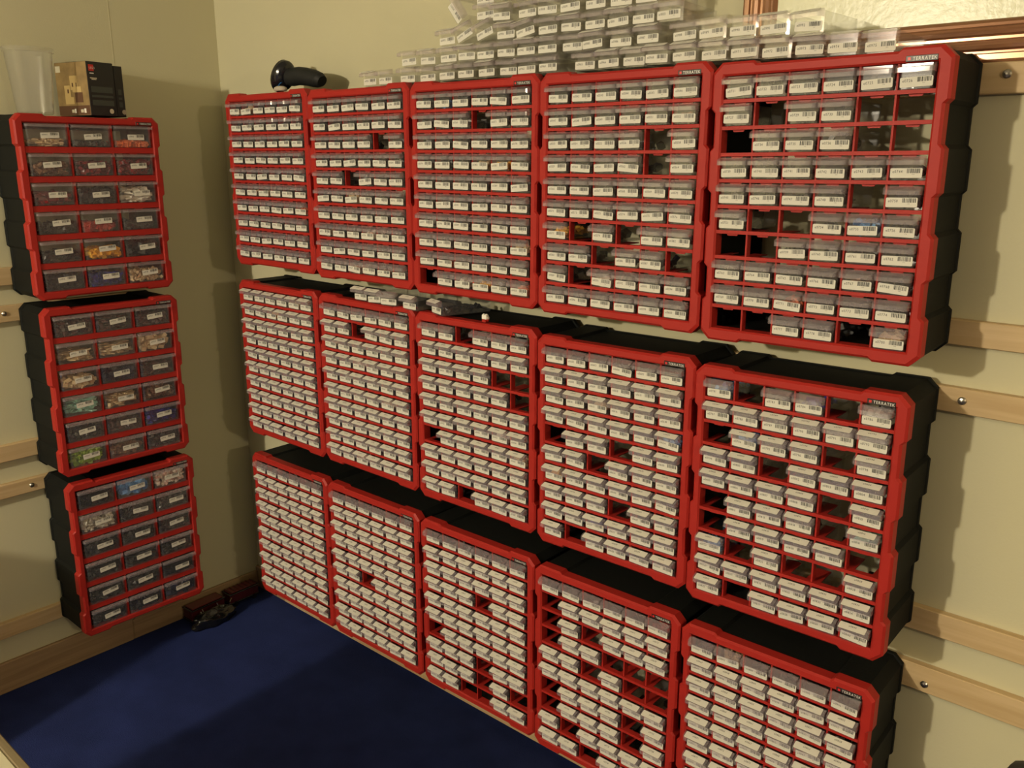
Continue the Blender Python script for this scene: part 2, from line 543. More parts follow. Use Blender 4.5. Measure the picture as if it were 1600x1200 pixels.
def build_shelf(nx, bar):
    """one moulded shelf: front bar, stop tabs under it and the slim runners behind; z = 0 is the bar centre"""
    b = MB()
    yf = -CD + 0.003
    b.box(-OW / 2, OW / 2, yf, yf + 0.012, -bar / 2, bar / 2, 'red')
    cw = OW / nx
    for i in range(nx):
        xc = -OW / 2 + (i + 0.5) * cw
        tw = 0.011
        z = -bar / 2
        b.add([(xc - tw, yf + 0.0055, z), (xc + tw, yf + 0.0055, z), (xc + tw * 0.8, yf + 0.0055, z - 0.0034), (xc - tw * 0.8, yf + 0.0055, z - 0.0034),
               (xc - tw, yf + 0.0075, z), (xc + tw, yf + 0.0075, z), (xc + tw * 0.8, yf + 0.0075, z - 0.0034), (xc - tw * 0.8, yf + 0.0075, z - 0.0034)],
              [(0, 1, 2, 3)[::-1], (4, 5, 6, 7), (3, 2, 6, 7), (1, 2, 6, 5), (0, 3, 7, 4)], 'red')
    for i in range(nx + 1):
        xc = -OW / 2 + i * cw
        a, c = max(xc - 0.013, -OW / 2), min(xc + 0.013, OW / 2)
        b.box(a, c, yf + 0.012, -0.092, bar / 2 - 0.0022, bar / 2 - 0.0004, 'red')
    return b.mesh('shelf')
def build_divider(z0, z1, w):
    b = MB()
    yf = -CD + 0.0035
    b.box(-w / 2, w / 2, yf + 0.003, yf + 0.017, z0, z1, 'red')
    return b.mesh('divider')
def build_badge():
    b = MB()
    x0, x1, z0, z1 = 0.1245, 0.1672, 0.4536, 0.4622
    b.bbox(x0 - 0.001, x1 + 0.001, -CD - 0.0010, -CD + 0.002, z0, z1, 'dark_plate', 0.0006)
    b.add([(x0 + 0.002, -CD - 0.0013, z0 + 0.0022), (x0 + 0.0062, -CD - 0.0013, z0 + 0.0022), (x0 + 0.0062, -CD - 0.0013, z1 - 0.0022), (x0 + 0.002, -CD - 0.0013, z1 - 0.0022)], [(0, 1, 2, 3)], 'red_print')
    text(b, 'TERRATEK', x0 + 0.0090, z0 + 0.0018, 0.0050, 'white_print', -CD - 0.0013, wide=0.90)
    return b.mesh('badge')
frame_me, shell_me, badge_me = build_frame(), build_shell(), build_badge()
shelf60, shelf18 = build_shelf(6, 0.0060), build_shelf(3, 0.0155)
div60 = build_divider(OZ0, OZ0 + OH, 0.0030)
div18 = build_divider(OZ0, OZ0 + OH, 0.0046)

def add_brick(b, r, cx, cy, cz, dims, mat, tilt, xf):
    R = Matrix.Rotation(r.uniform(0, PI), 4, 'Z') @ Matrix.Rotation(r.gauss(0, tilt), 4, 'X') @ Matrix.Rotation(r.gauss(0, tilt), 4, 'Y')
    m = xf @ Matrix.Translation((cx, cy, cz)) @ R
    a, c, h = dims
    b.box(-a / 2, a / 2, -c / 2, c / 2, -h / 2, h / 2, mat, m)
def fill(b, r, xf, w, d, hgt, n, mat, dimset, tilt=0.35):
    """n small bricks tumbled inside a w x d x hgt volume whose base centre front is the origin of xf"""
    for i in range(n):
        dm = r.choice(dimset)
        rad = math.hypot(dm[0], dm[1]) / 2
        hx = max(0.001, w / 2 - rad * 0.80 - 0.0015)
        cx = r.uniform(-hx, hx)
        cy = r.uniform(rad * 0.8 + 0.003, max(rad * 0.8 + 0.004, d - rad - 0.003))
        if i % 3: cy = min(cy, rad * 0.8 + 0.003 + abs(r.gauss(0, d * 0.18)))
        cz = 0.0025 + dm[2] / 2 + r.uniform(0, max(0.0005, hgt - dm[2] - 0.004))
        add_brick(b, r, cx, cy, cz, dm, mat, tilt, xf)
BR = [(0.016, 0.008, 0.0075), (0.008, 0.008, 0.0095), (0.016, 0.012, 0.0035), (0.012, 0.006, 0.006)]
PL = [(0.032, 0.016, 0.0034), (0.024, 0.016, 0.0034), (0.048, 0.008, 0.0034), (0.032, 0.008, 0.0095), (0.040, 0.016, 0.0034)]
BG = [(0.016, 0.016, 0.0105), (0.024, 0.012, 0.0105), (0.012, 0.012, 0.0120)]
SM = [(0.008, 0.008, 0.0045), (0.010, 0.005, 0.005), (0.007, 0.007, 0.007)]
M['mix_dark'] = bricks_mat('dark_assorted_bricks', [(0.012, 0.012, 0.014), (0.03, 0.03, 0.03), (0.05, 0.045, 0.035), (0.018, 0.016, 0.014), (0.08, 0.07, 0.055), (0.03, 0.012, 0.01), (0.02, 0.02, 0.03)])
HC = {
 'tan': [(0.62, 0.45, 0.26), (0.70, 0.54, 0.33), (0.50, 0.34, 0.19)],
 'brown': [(0.20, 0.09, 0.05), (0.32, 0.18, 0.11), (0.12, 0.05, 0.03)],
 'darkbrown': [(0.06, 0.025, 0.02), (0.035, 0.018, 0.016), (0.09, 0.035, 0.03)],
 'red': [(0.40, 0.03, 0.02), (0.52, 0.05, 0.03), (0.28, 0.015, 0.015)],
 'darkred': [(0.20, 0.008, 0.012), (0.28, 0.012, 0.016), (0.12, 0.006, 0.01)],
 'black': [(0.010, 0.010, 0.012), (0.018, 0.018, 0.022), (0.014, 0.012, 0.018)],
 'darkgrey': [(0.05, 0.05, 0.05), (0.08, 0.08, 0.075), (0.035, 0.035, 0.035)],
 'navy': [(0.012, 0.016, 0.05), (0.02, 0.022, 0.07), (0.01, 0.01, 0.03)],
 'darkblue': [(0.02, 0.03, 0.25), (0.03, 0.035, 0.32), (0.015, 0.02, 0.16)],
 'white': [(0.78, 0.74, 0.64), (0.85, 0.82, 0.75), (0.62, 0.55, 0.45)],
 'pink': [(0.82, 0.68, 0.58), (0.75, 0.45, 0.38), (0.85, 0.78, 0.70)],
 'orange': [(0.72, 0.14, 0.03), (0.80, 0.20, 0.05), (0.60, 0.10, 0.02)],
 'yellow': [(0.85, 0.42, 0.03), (0.90, 0.52, 0.06), (0.78, 0.35, 0.02)],
 'aqua': [(0.36, 0.66, 0.55), (0.42, 0.72, 0.62), (0.26, 0.52, 0.44)],
 'lime': [(0.30, 0.48, 0.05), (0.38, 0.56, 0.08), (0.20, 0.36, 0.03)],
 'blue': [(0.10, 0.30, 0.65), (0.16, 0.40, 0.75), (0.06, 0.20, 0.50)],
 'grey': [(0.32, 0.31, 0.28), (0.42, 0.41, 0.37), (0.22, 0.21, 0.20)],
}
for k_, v_ in HC.items():
    M['h_' + k_] = bricks_mat(k_ + '_toy_bricks', v_)
CNAME = {'tan': 'tan', 'brown': 'brown', 'darkbrown': 'dark brown', 'red': 'red', 'darkred': 'dark red', 'black': 'black', 'darkgrey': 'dark grey', 'navy': 'navy blue',
         'darkblue': 'deep blue', 'white': 'off-white', 'pink': 'pale pink', 'orange': 'orange', 'yellow': 'yellow-orange', 'aqua': 'mint green', 'lime': 'lime green', 'blue': 'bright blue', 'grey': 'light grey'}
ORD = ['first', 'second', 'third', 'fourth', 'fifth', 'sixth', 'seventh', 'eighth', 'ninth', 'tenth']
COLN = ['first', 'second', 'third', 'fourth', 'fifth', 'last']

def cabinet(loc, rz, roll, label, group, nx, ny, first_num, missing, lip_from, fills, dark=True, place=''):
    root = empty('drawer_cabinet', loc)
    c = Vector((0, 0, CH / 2))
    mx = Matrix.Translation(loc) @ Matrix.Rotation(rz, 4, 'Z') @ Matrix.Translation(c) @ Matrix.Rotation(-roll, 4, 'Y') @ Matrix.Translation(-c)
    root.matrix_world = mx
    tag(root, label, 'cabinet', group)
    link('housing', shell_me, root)
    link('front_frame', frame_me, root)
    link('badge', badge_me, root)
    big = nx == 3
    bar = 0.0155 if big else 0.0060
    ph, cw = (OH + bar) / ny, OW / nx
    for i in range(1, ny):
        o = link('shelf', shelf18 if big else shelf60, root)
        o.location = (0, 0, OZ0 + i * ph - bar / 2)
    for i in range(1, nx):
        o = link('divider', div18 if big else div60, root)
        o.location = (-OW / 2 + i * cw, 0, 0)
    r = random.Random(first_num)
    dk = MB()
    for j in range(ny):
        for i in range(nx):
            num = first_num + j * nx + i
            xc = -OW / 2 + (i + 0.5) * cw
            zb = OZ0 + OH - (j + 1) * ph + bar + 0.0004
            if (j, i) in missing: continue
            out = abs(r.gauss(0, 0.0012))
            d = link('drawer', large_me if big else small_me, root)
            pos = (xc + r.uniform(-0.0006, 0.0006), -CD + 0.0005 - out, zb)
            d.location = pos
            xf = mx @ Matrix.Translation(pos)
            key = fills.get((j, i))
            if big:
                o = link('front_label', front_label_mesh(num), d)
                o.location = (0.006 + r.uniform(-0.004, 0.004), -0.0009, 0.026 + r.uniform(-0.002, 0.003))
                o.rotation_euler = (0, -0.05 + r.gauss(0, 0.03), 0)
            else:
                add_small_labels(d, num, (lip_from is not None and j >= lip_from))
            if key:
                colk, lev, kind = key
                b = MB()
                if big: fill(b, r, xf, LWD - 0.006, LDp - 0.004, lev * 0.046, NUM[kind], 'h_' + colk, KS[kind], 0.12 if kind == 'PL' else 0.4)
                else: fill(b, r, xf, SW - 0.004, SD - 0.004, lev * 0.028, 34, 'h_' + colk, BR, 0.4)
                h = b.obj('brick_heap')
                where = 'column %d row %d' % (i + 1, j + 1)
                tag(h, '%s bricks, %s, %s' % (CNAME[colk], where, place), 'toy bricks', None, 'stuff')
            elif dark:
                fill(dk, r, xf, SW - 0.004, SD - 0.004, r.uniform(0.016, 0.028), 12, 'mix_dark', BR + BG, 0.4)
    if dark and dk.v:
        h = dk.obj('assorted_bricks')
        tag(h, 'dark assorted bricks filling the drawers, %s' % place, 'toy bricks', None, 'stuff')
    return root
NUM = {'PL': 90, 'BG': 105, 'BR': 160, 'SM': 260}
KS = {'PL': PL, 'BG': BG, 'BR': BR, 'SM': SM}

X0, PX = 0.2723, 0.382
ZT = {'T': 1.7418, 'M': 1.2211, 'B': 0.6838}
ADJ = {('T', 0): (1.3, 5.5, 1.6), ('T', 1): (0.9, 1.4, 4.0), ('T', 2): (-0.5, -0.3, -0.8), ('T', 3): (-2.1, -1.9, 3.1), ('T', 4): (-2.0, -4.6, 10.7),
       ('M', 0): (-1.3, 4.3, 1.2), ('M', 1): (0.2, 4.1, -1.8), ('M', 2): (0.4, 1.0, 6.5), ('M', 3): (1.1, -3.0, 11.8), ('M', 4): (-0.3, -6.4, 14.1),
       ('B', 0): (-1.5, 0.7, 5.8), ('B', 1): (-1.5, 2.0, 6.3), ('B', 2): (2.0, 1.2, 10.3), ('B', 3): (1.4, -1.7, 9.3), ('B', 4): (3.1, -2.1, 12.5),
       ('L', 0): (-2.8, 0, -1.4), ('L', 1): (0.4, 0, -10.1), ('L', 2): (2.4, 0, -8.9)}
MISS = {
 ('T', 1): [(2, 4), (4, 2)], ('T', 2): [(1, 3), (9, 0)],
 ('T', 3): [(2, 4), (3, 4), (6, 1), (6, 3), (7, 2), (7, 5), (8, 1)],
 ('T', 4): [(1, 1), (1, 4), (1, 5), (2, 0), (2, 4), (2, 5), (4, 4), (5, 1), (5, 2), (6, 0), (6, 1), (9, 0), (9, 1), (9, 4)],
 ('M', 1): [(1, 2)], ('M', 2): [(0, 2), (2, 4), (2, 5), (3, 5), (6, 0), (9, 2)],
 ('M', 3): [(4, 0), (4, 3), (5, 2), (7, 3), (9, 1)],
 ('M', 4): [(0, 1), (0, 4), (2, 0), (2, 4), (3, 2), (4, 4), (5, 0), (5, 4), (6, 0), (6, 5), (7, 1), (7, 3), (7, 4), (9, 1)],
 ('B', 1): [(5, 2)], ('B', 2): [(3, 3), (6, 0), (7, 3), (8, 3), (8, 5), (9, 2), (9, 3)],
 ('B', 3): [(1, 0), (2, 0), (2, 2), (3, 0), (3, 3), (3, 4), (3, 5), (4, 2), (4, 4), (4, 5), (6, 0), (6, 4), (7, 0), (7, 4), (8, 1), (9, 2)],
}
FILLS = {
 ('T', 0): {(0, 0): ('pink', .6, 'BR'), (0, 1): ('tan', .9, 'BR'), (5, 1): ('tan', .7, 'BR'), (5, 2): ('tan', .6, 'BR'), (6, 5): ('orange', .7, 'BR')},
 ('T', 1): {(5, 2): ('tan', .95, 'BR'), (7, 0): ('tan', .8, 'BR'), (7, 3): ('pink', .9, 'BR'), (9, 2): ('pink', .7, 'BR'), (9, 4): ('brown', .8, 'BR')},
 ('T', 2): {(0, 1): ('blue', .5, 'BR'), (1, 2): ('grey', .8, 'BR'), (3, 3): ('tan', .8, 'BR'), (3, 4): ('yellow', .7, 'BR'), (4, 2): ('grey', .7, 'BR'), (6, 0): ('grey', .8, 'BR'), (8, 1): ('orange', .5, 'BR'), (7, 5): ('tan', .9, 'BR'), (9, 2): ('white', .8, 'BR'), (9, 3): ('yellow', .8, 'BR'), (9, 5): ('orange', .8, 'BR')},
 ('T', 3): {(1, 5): ('brown', .8, 'BR'), (6, 0): ('yellow', .9, 'BR'), (8, 2): ('pink', .7, 'BR')},
 ('T', 4): {(5, 4): ('blue', .98, 'BR'), (8, 2): ('orange', .7, 'BR'), (9, 5): ('tan', .95, 'BR'), (7, 4): ('brown', .7, 'BR')},
 ('M', 0): {(0, 4): ('tan', .9, 'BR'), (1, 2): ('yellow', .9, 'BR'), (5, 0): ('pink', .7, 'BR'), (7, 1): ('tan', .7, 'BR')},
 ('M', 1): {(2, 0): ('tan', .8, 'BR'), (3, 2): ('pink', .8, 'BR'), (4, 1): ('grey', .7, 'BR'), (5, 4): ('tan', .8, 'BR'), (9, 2): ('pink', .7, 'BR')},
 ('M', 2): {(1, 4): ('grey', .8, 'BR'), (5, 4): ('pink', .7, 'BR'), (6, 5): ('tan', .7, 'BR')},
 ('M', 3): {(2, 2): ('tan', .95, 'BR'), (6, 0): ('yellow', .6, 'BR'), (8, 2): ('darkblue', .8, 'BR'), (3, 5): ('blue', .8, 'BR')},
 ('M', 4): {(0, 0): ('blue', .8, 'BR'), (0, 3): ('darkblue', .9, 'BR'), (0, 5): ('grey', .98, 'BR'), (2, 1): ('blue', .7, 'BR'), (7, 0): ('blue', .9, 'BR'), (4, 3): ('brown', .7, 'BR'), (5, 5): ('aqua', .7, 'BR')},
 ('B', 0): {}, ('B', 1): {}, ('B', 2): {(2, 2): ('grey', .6, 'BR')}, ('B', 3): {(0, 5): ('red', .8, 'BR')}, ('B', 4): {(0, 0): ('navy', .8, 'BR'), (0, 1): ('tan', .8, 'BR')},
}
ROWN = {'T': 'top', 'M': 'middle', 'B': 'bottom'}
POSN = ['nearest the corner', 'second from the corner', 'third from the corner', 'fourth from the corner', 'at the right end']
SEQ = {'T': 0, 'M': 1, 'B': 2}
for rk in 'TMB':
    for ci in range(5):
        dx, dz, ro = ADJ[(rk, ci)]
        x = X0 + ci * PX + OW / 2 + dx / 1000
        z = ZT[rk] - OH - OZ0 + dz / 1000
        miss = set(MISS.get((rk, ci), []))
        if rk == 'T': lf = None
        elif rk == 'M' and ci == 0: lf = 0
        else: lf = 1
        place = '%s row cabinet %s' % (ROWN[rk], POSN[ci])
        n = len(miss)
        state = 'with no gaps' if n == 0 else ('with one gap' if n == 1 else ('with a few gaps' if n < 8 else 'with many gaps'))
        cabinet((x, 0, z), 0, ro / 1000, 'red 60-drawer cabinet %s, %s, %s row' % (state, POSN[ci], ROWN[rk]), 'sixty-drawer cabinets on the back wall',
                6, 10, 1 + 180 * ci + 60 * SEQ[rk], miss, lf, FILLS.get((rk, ci), {}), True, place)
LF = [
 {(0, 0): ('tan', .45, 'PL'), (0, 1): ('darkgrey', .35, 'BR'), (0, 2): ('orange', .38, 'BG'),
  (1, 0): ('brown', .8, 'BR'), (1, 1): ('darkred', .85, 'BR'), (1, 2): ('darkred', .9, 'BR'),
  (2, 0): ('darkred', .8, 'PL'), (2, 1): ('black', .9, 'BG'), (2, 2): ('white', .95, 'PL'),
  (3, 0): ('darkgrey', .7, 'BR'), (3, 1): ('red', .6, 'BG'), (3, 2): ('darkgrey', .6, 'BR'),
  (4, 0): ('black', .6, 'BR'), (4, 1): ('yellow', .7, 'BG'), (4, 2): ('black', .95, 'BG'),
  (5, 0): ('black', .9, 'BG'), (5, 1): ('darkblue', .8, 'BR'), (5, 2): ('tan', .85, 'SM')},
 {(0, 0): ('darkbrown', .85, 'BR'), (0, 1): ('darkbrown', .9, 'PL'), (0, 2): ('darkbrown', .8, 'SM'),
  (1, 0): ('tan', .65, 'PL'), (1, 1): ('tan', .8, 'PL'), (1, 2): ('tan', .98, 'BG'),
  (2, 0): ('tan', .75, 'BG'), (2, 1): ('navy', .85, 'BG'), (2, 2): ('darkbrown', .8, 'BR'),
  (3, 0): ('aqua', .95, 'PL'), (3, 1): ('tan', .8, 'PL'), (3, 2): ('brown', .85, 'SM'),
  (4, 0): ('black', .8, 'BR'), (4, 1): ('darkbrown', .8, 'BR'), (4, 2): ('darkblue', .85, 'BR'),
  (5, 0): ('lime', .95, 'BR'), (5, 1): ('brown', .85, 'BR'), (5, 2): ('black', .85, 'BR')},
 {(0, 0): ('black', .9, 'BG'), (0, 1): ('blue', .95, 'BG'), (0, 2): ('pink', .98, 'SM'),
  (1, 0): ('white', .9, 'SM'), (1, 1): ('darkgrey', .8, 'BR'), (1, 2): ('darkgrey', .8, 'SM'),
  (2, 0): ('darkgrey', .85, 'BR'), (2, 1): ('darkgrey', .8, 'BR'), (2, 2): ('black', .8, 'BR'),
  (3, 0): ('darkgrey', .7, 'BR'), (3, 1): ('darkgrey', .8, 'PL'), (3, 2): ('darkgrey', .7, 'SM'),
  (4, 0): ('darkgrey', .7, 'SM'), (4, 1): ('darkgrey', .8, 'BR'), (4, 2): ('black', .7, 'PL'),
  (5, 0): ('darkgrey', .8, 'BR'), (5, 1): ('black', .8, 'BR'), (5, 2): ('navy', .9, 'BG')}]
for k in range(3):
    dx, dz, ro = ADJ[('L', k)]
    y = -0.6523 + OW / 2 + dx / 1000
    z = (1.6819, 1.1830, 0.6836)[k] - OH - OZ0
    nm = ('topmost', 'middle one', 'lowest')[k]
    cabinet((0.1273 - CD, y, z), PI / 2, ro / 1000, 'red and black 18-drawer cabinet on the left wall, %s of its column' % nm, 'eighteen-drawer cabinets on the left wall',
            3, 6, 901 + 18 * k, set(), None, LF[k], False, '%s 18-drawer cabinet' % ('top', 'middle', 'lowest')[k])

# ---------------------------------------------------------------- loose drawers piled on top of the cabinets
LX = {0: [0.852, 0.912, 0.995, 1.05, 1.117, 1.175, 1.235, 1.288, 1.349, 1.397, 1.448, 1.51, 1.559, 1.611, 1.659, 1.707, 1.759, 1.814, 1.865, 1.916, 1.974, 2.027]}
LEVN = ['bottom', 'second', 'third', 'fourth', 'fifth']
def spread(xs, ref, gap=0.0553):
    """keep the measured centres but never closer than one drawer lip"""
    xs = list(xs)
    for _ in range(200):
        for a in range(len(xs) - 1):
            d = gap - (xs[a + 1] - xs[a])
            if d > 0:
                xs[a] -= d / 2
                xs[a + 1] += d / 2
    return xs
MEAS = [[v for v in LX[0] if v != 1.448],
 [1.005, 1.051, 1.121, 1.189, 1.233, 1.287, 1.348, 1.399, 1.453, 1.512, 1.56, 1.630, 1.71, 1.761, 1.815, 1.867, 1.916],
 [1.124, 1.182, 1.24, 1.287, 1.351, 1.405, 1.454, 1.51, 1.563, 1.605, 1.666],
 [1.136, 1.23, 1.283, 1.344, 1.406, 1.457, 1.514, 1.564, 1.615],
 [1.173, 1.23, 1.334, 1.392, 1.449, 1.505, 1.560]]
def loose(num, loc, yaw, tip, roll, label, group, lip):
    d = link('loose_drawer', small_me)
    d.location = loc
    d.rotation_euler = (tip, roll, yaw)
    tag(d, label, 'drawer', group)
    add_small_labels(d, num, lip)
    return d
rl = random.Random(11)
num = 955
for lv, xs in enumerate(MEAS):
    xs = spread(xs, None)
    for i, x in enumerate(xs):
        wob = 1.0 + lv * 0.25
        yaw = rl.gauss(0, 0.018) * wob
        roll = rl.gauss(0, 0.012) * wob
        if (lv, i) in ((2, 1), (2, 2)): roll = -0.30
        if (lv, i) in ((3, 0),): roll = 0.9
        if (lv, i) == (2, 4): roll = -0.18
        if (lv, i) == (4, 4): roll = 0.12
        base = 1.7625 if (x % PX) > 0 else 1.7625
        z = 1.7635 - 0.0075 * max(0, min(1, (x - 1.75) / 0.3)) + lv * 0.0352
        if (lv, i) in ((2, 1), (2, 2)): z += 0.008
        if (lv, i) == (3, 0): z += 0.024
        if (lv, i) == (4, 0): z += 0.020
        if (lv, i) == (3, 1): z += 0.006; x += 0.006
        if (lv, i) == (2, 1): x -= 0.003
        if (lv, i) == (2, 2): x += 0.001
        y = -0.138 + rl.uniform(-0.006, 0.006) - 0.001 * lv
        pos = 'last' if i == len(xs) - 1 else 'number %d' % (i + 1)
        loose(num, (x, y, z), yaw, rl.uniform(-0.01, 0.01), roll,
              'clear empty drawer, %s from left in the %s layer of the top pile' % (('%d%s' % (i + 1, 'st' if i % 10 == 0 and i != 10 else 'nd' if i % 10 == 1 and i != 11 else 'rd' if i % 10 == 2 and i != 12 else 'th')), LEVN[lv]),
              'loose drawers piled on the top row', rl.random() < 0.55)
        num += 1
MID = [(0.826, 0.00, 0.0), (0.884, 0.02, 0.0), (0.940, 0.22, 0.012), (1.008, -0.03, 0.0), (1.100, -0.30, 0.0)]
MLAB = ['clear drawer lying on the middle row cabinets, leftmost of five', 'clear drawer on the middle row cabinets, second of five, between two others',
        'clear drawer on the middle row turned to the right, third of five', 'clear drawer on the middle row cabinets, fourth of five, above the maker badge',
        'clear drawer with grey bricks turned sideways on the middle row, rightmost of five']
for i, (x, yaw, dz) in enumerate(MID):
    loose(1040 + i, (x, -0.168 - (0.004 * i if i < 3 else 0), 1.2440 + 0.0035 * (i < 3) + dz * 0), yaw, 0, 0.0, MLAB[i], 'loose drawers on the middle row', i != 2)
b = MB()
fill(b, random.Random(3), Matrix.Translation((1.100, -0.168, 1.2445)) @ Matrix.Rotation(-0.30, 4, 'Z'), SW - 0.004, SD - 0.004, 0.018, 26, 'mix_dark', BR, 0.4)
tag(b.obj('assorted_bricks'), 'dark grey bricks inside the sideways drawer on the middle row', 'toy bricks', None, 'stuff')

# small white and red toy piece on the middle row
r0 = empty('toy_figure_piece', (1.236, -0.148, 1.2415))
tag(r0, 'small white and red toy piece standing on the middle row, third cabinet', 'toy piece')
b = MB(); b.bbox(-0.006, 0.006, -0.006, 0.006, 0.0, 0.0065, 'red', 0.001); b.bbox(-0.004, 0.010, -0.003, 0.003, 0.004, 0.0075, 'red', 0.0008); b.obj('red_base', r0)
b = MB(); b.bbox(-0.0075, 0.0065, -0.0045, 0.0045, 0.0066, 0.0170, 'white', 0.001)
for sx in (-0.0042, 0.0034):
    b.loft([circle((sx, 0, 0.0170), 0.0026, 10), circle((sx, 0, 0.0188), 0.0026, 10)], 'white')
b.obj('white_brick', r0)
b = MB(); b.loft([circle((0.0085, 0, 0.0076), 0.0030, 10), circle((0.0085, 0, 0.0120), 0.0034, 10), circle((0.0085, 0, 0.0140), 0.0018, 10)], 'grey'); b.obj('grey_stud', r0, True)

# ---------------------------------------------------------------- barcode scanner on the top row
r0 = empty('barcode_scanner', (0.468, -0.085, 1.7715))
tag(r0, 'black pistol-shaped barcode scanner with blue trim lying on the top row near the corner', 'scanner')
def tube(b, path, mat, n=20):
    rings = []
    for (cx, cy, cz, ry, rz_, ax) in path:
        A = Matrix.Rotation(ax, 3, 'Y')
        ring = []
        for i in range(n):
            a = 2 * PI * i / n
            v = A @ Vector((0, ry * math.cos(a), rz_ * math.sin(a)))
            ring.append((cx + v.x, cy + v.y, cz + v.z))
        rings.append(ring)
    b.loft(rings, mat)
b = MB()
HA = 0.42
hr = []
for k in range(11):
    t = -1 + 2 * k / 10
    rr_ = math.sqrt(max(0.0, 1 - (abs(t) * 0.985) ** 2.2))
    hr.append((-0.036 + t * 0.030, 0.0, 0.042 + t * 0.002, 0.034 * rr_, 0.0455 * rr_ * (1.0 if t < 0 else 0.92), HA - 0.1 * (t + 1)))
tube(b, hr, 'gloss_black', 24)
b.obj('head', r0, True)
b = MB()
tube(b, [(-0.030, 0.002, 0.040, 0.016, 0.0200, 0.1), (-0.010, 0.003, 0.039, 0.019, 0.0235, 0.05), (0.008, 0.004, 0.038, 0.019, 0.0240, 0.0), (0.030, 0.005, 0.039, 0.0195, 0.0235, 0.05), (0.060, 0.007, 0.036, 0.020, 0.0230, 0.16), (0.090, 0.009, 0.030, 0.020, 0.0225, 0.30),
         (0.110, 0.010, 0.025, 0.019, 0.0205, 0.45), (0.122, 0.010, 0.021, 0.014, 0.0150, 0.55)], 'rubber')
b.obj('handle', r0, True)
b = MB()
pts = []
for i in range(13):
    a = -0.2 + i / 12 * 1.5
    pts.append(Vector((0.004 - 0.024 * math.cos(a), -0.030, 0.006 + 0.016 * math.sin(a))))
rings = [[(p.x + 0.0022 * math.cos(2 * PI * k / 8), p.y + 0.0022 * math.sin(2 * PI * k / 8), p.z + 0.0018 * math.cos(2 * PI * k / 8)) for k in range(8)] for p in pts]
b.loft(rings, 'blue')
b.obj('blue_trim', r0, True)
b = MB()
rings = [circle((0.030, -0.048, 0.0005 + h), r, 18, 'z', 1.3, 0.8) for r, h in ((0.016, 0), (0.018, 0.004), (0.016, 0.009), (0.009, 0.012))]
b.loft(rings, 'grey')
o = tag(b.obj('cable_coil', None, True), 'small round grey object beside the barcode scanner', 'adapter')
o.location = (0.455, -0.085, 1.7695)

# ---------------------------------------------------------------- clear tub and boxes on the 18-drawer cabinet
tz = 1.7048
b = MB()
n = 40
C = (0.050, -0.590)
prof = [(0.040, 0.0), (0.043, 0.003), (0.0560, 0.150), (0.0600, 0.152), (0.0610, 0.160), (0.0590, 0.163), (0.0575, 0.160), (0.0545, 0.150), (0.0415, 0.005)]
rings = [circle((C[0], C[1], tz + h), r, n) for r, h in prof]
b.loft(rings, 'tub')
o = tag(b.obj('plastic_tub', None, True), 'tall clear tapered plastic tub at the left on the top 18-drawer cabinet', 'tub')
def carton(name, loc, rz, w, d, h, label, front):
    """w along local x (gold face side), d along local y (dark face); corner nearest the camera at the origin"""
    root = empty(name, loc, rz)
    tag(root, label, 'box', 'boxes on the left cabinet')
    b = MB(); b.bbox(-w, 0, 0, d, 0, h, 'box_black', 0.0012)
    b.obj('carton', root)
    e = 0.0004
    b = MB()
    def side(y0, y1, z0, z1, mat, off=e):      # prints on the +x face
        b.box(0.0, off, y0, y1, z0, z1, mat)
    if front:
        side(0.006, 0.021, h - 0.024, h - 0.008, 'red_print')
        text(b, 'LEGO', 0.0072, h - 0.0190, 0.0058, 'white_print', 0, wide=0.78, xf=Matrix.Translation((e * 2, 0, 0)) @ Matrix.Rotation(PI / 2, 4, 'Z') )
        side(0.008, 0.020, h - 0.031, h - 0.0285, 'white_print')
        side(0.008, 0.028, h - 0.043, h - 0.0405, 'pale')
        side(0.012, 0.026, h - 0.046, h - 0.0438, 'pale')
    for k, (za, zb) in enumerate(((0.50, 0.36), (0.34, 0.27), (0.25, 0.12))):
        side(0.008, d - 0.008, h * zb + 0.01, h * za + 0.006, 'box_grey', e)
    b.obj('printed_text', root)
    b = MB()
    pts = [(e * 2, d * 0.78 + 0.0065 * math.cos(2 * PI * i / 16), 0.013 + 0.0065 * math.sin(2 * PI * i / 16)) for i in range(16)]
    b.add(pts, [tuple(range(16))], 'pale' if front else 'grey')
    b.obj('round_seal', root)
    return root
q = carton('toy_box', (0.118, -0.476, tz), 0.20, 0.134, 0.080, 0.137, 'black toy box with a gold picture side and red logo, in front', True)
b = MB(); b.box(-0.133, -0.001, -0.0006, 0.0, 0.001, 0.136, 'box_gold')
b.obj('picture_side', q)
def pr(x0, x1, z0, z1, m, d=0.0012):
    b = MB(); b.box(x0, x1, -d, -0.0006, z0, z1, m); b.obj('printed_patch', q)
pr(-0.130, -0.110, 0.112, 0.128, 'pale', 0.0010)
pr(-0.074, -0.044, 0.066, 0.102, 'box_tan'); pr(-0.100, -0.076, 0.040, 0.078, 'box_tan'); pr(-0.066, -0.030, 0.060, 0.074, 'box_tan', 0.0013)
pr(-0.058, -0.026, 0.034, 0.059, 'box_brown'); pr(-0.100, -0.064, 0.030, 0.048, 'box_tan', 0.0013); pr(-0.088, -0.082, 0.058, 0.068, 'box_brown', 0.0015)
pr(-0.066, -0.061, 0.074, 0.084, 'box_brown', 0.0015); pr(-0.050, -0.046, 0.074, 0.084, 'box_brown', 0.0015)
pr(-0.132, -0.002, 0.002, 0.026, 'box_brown', 0.0009)
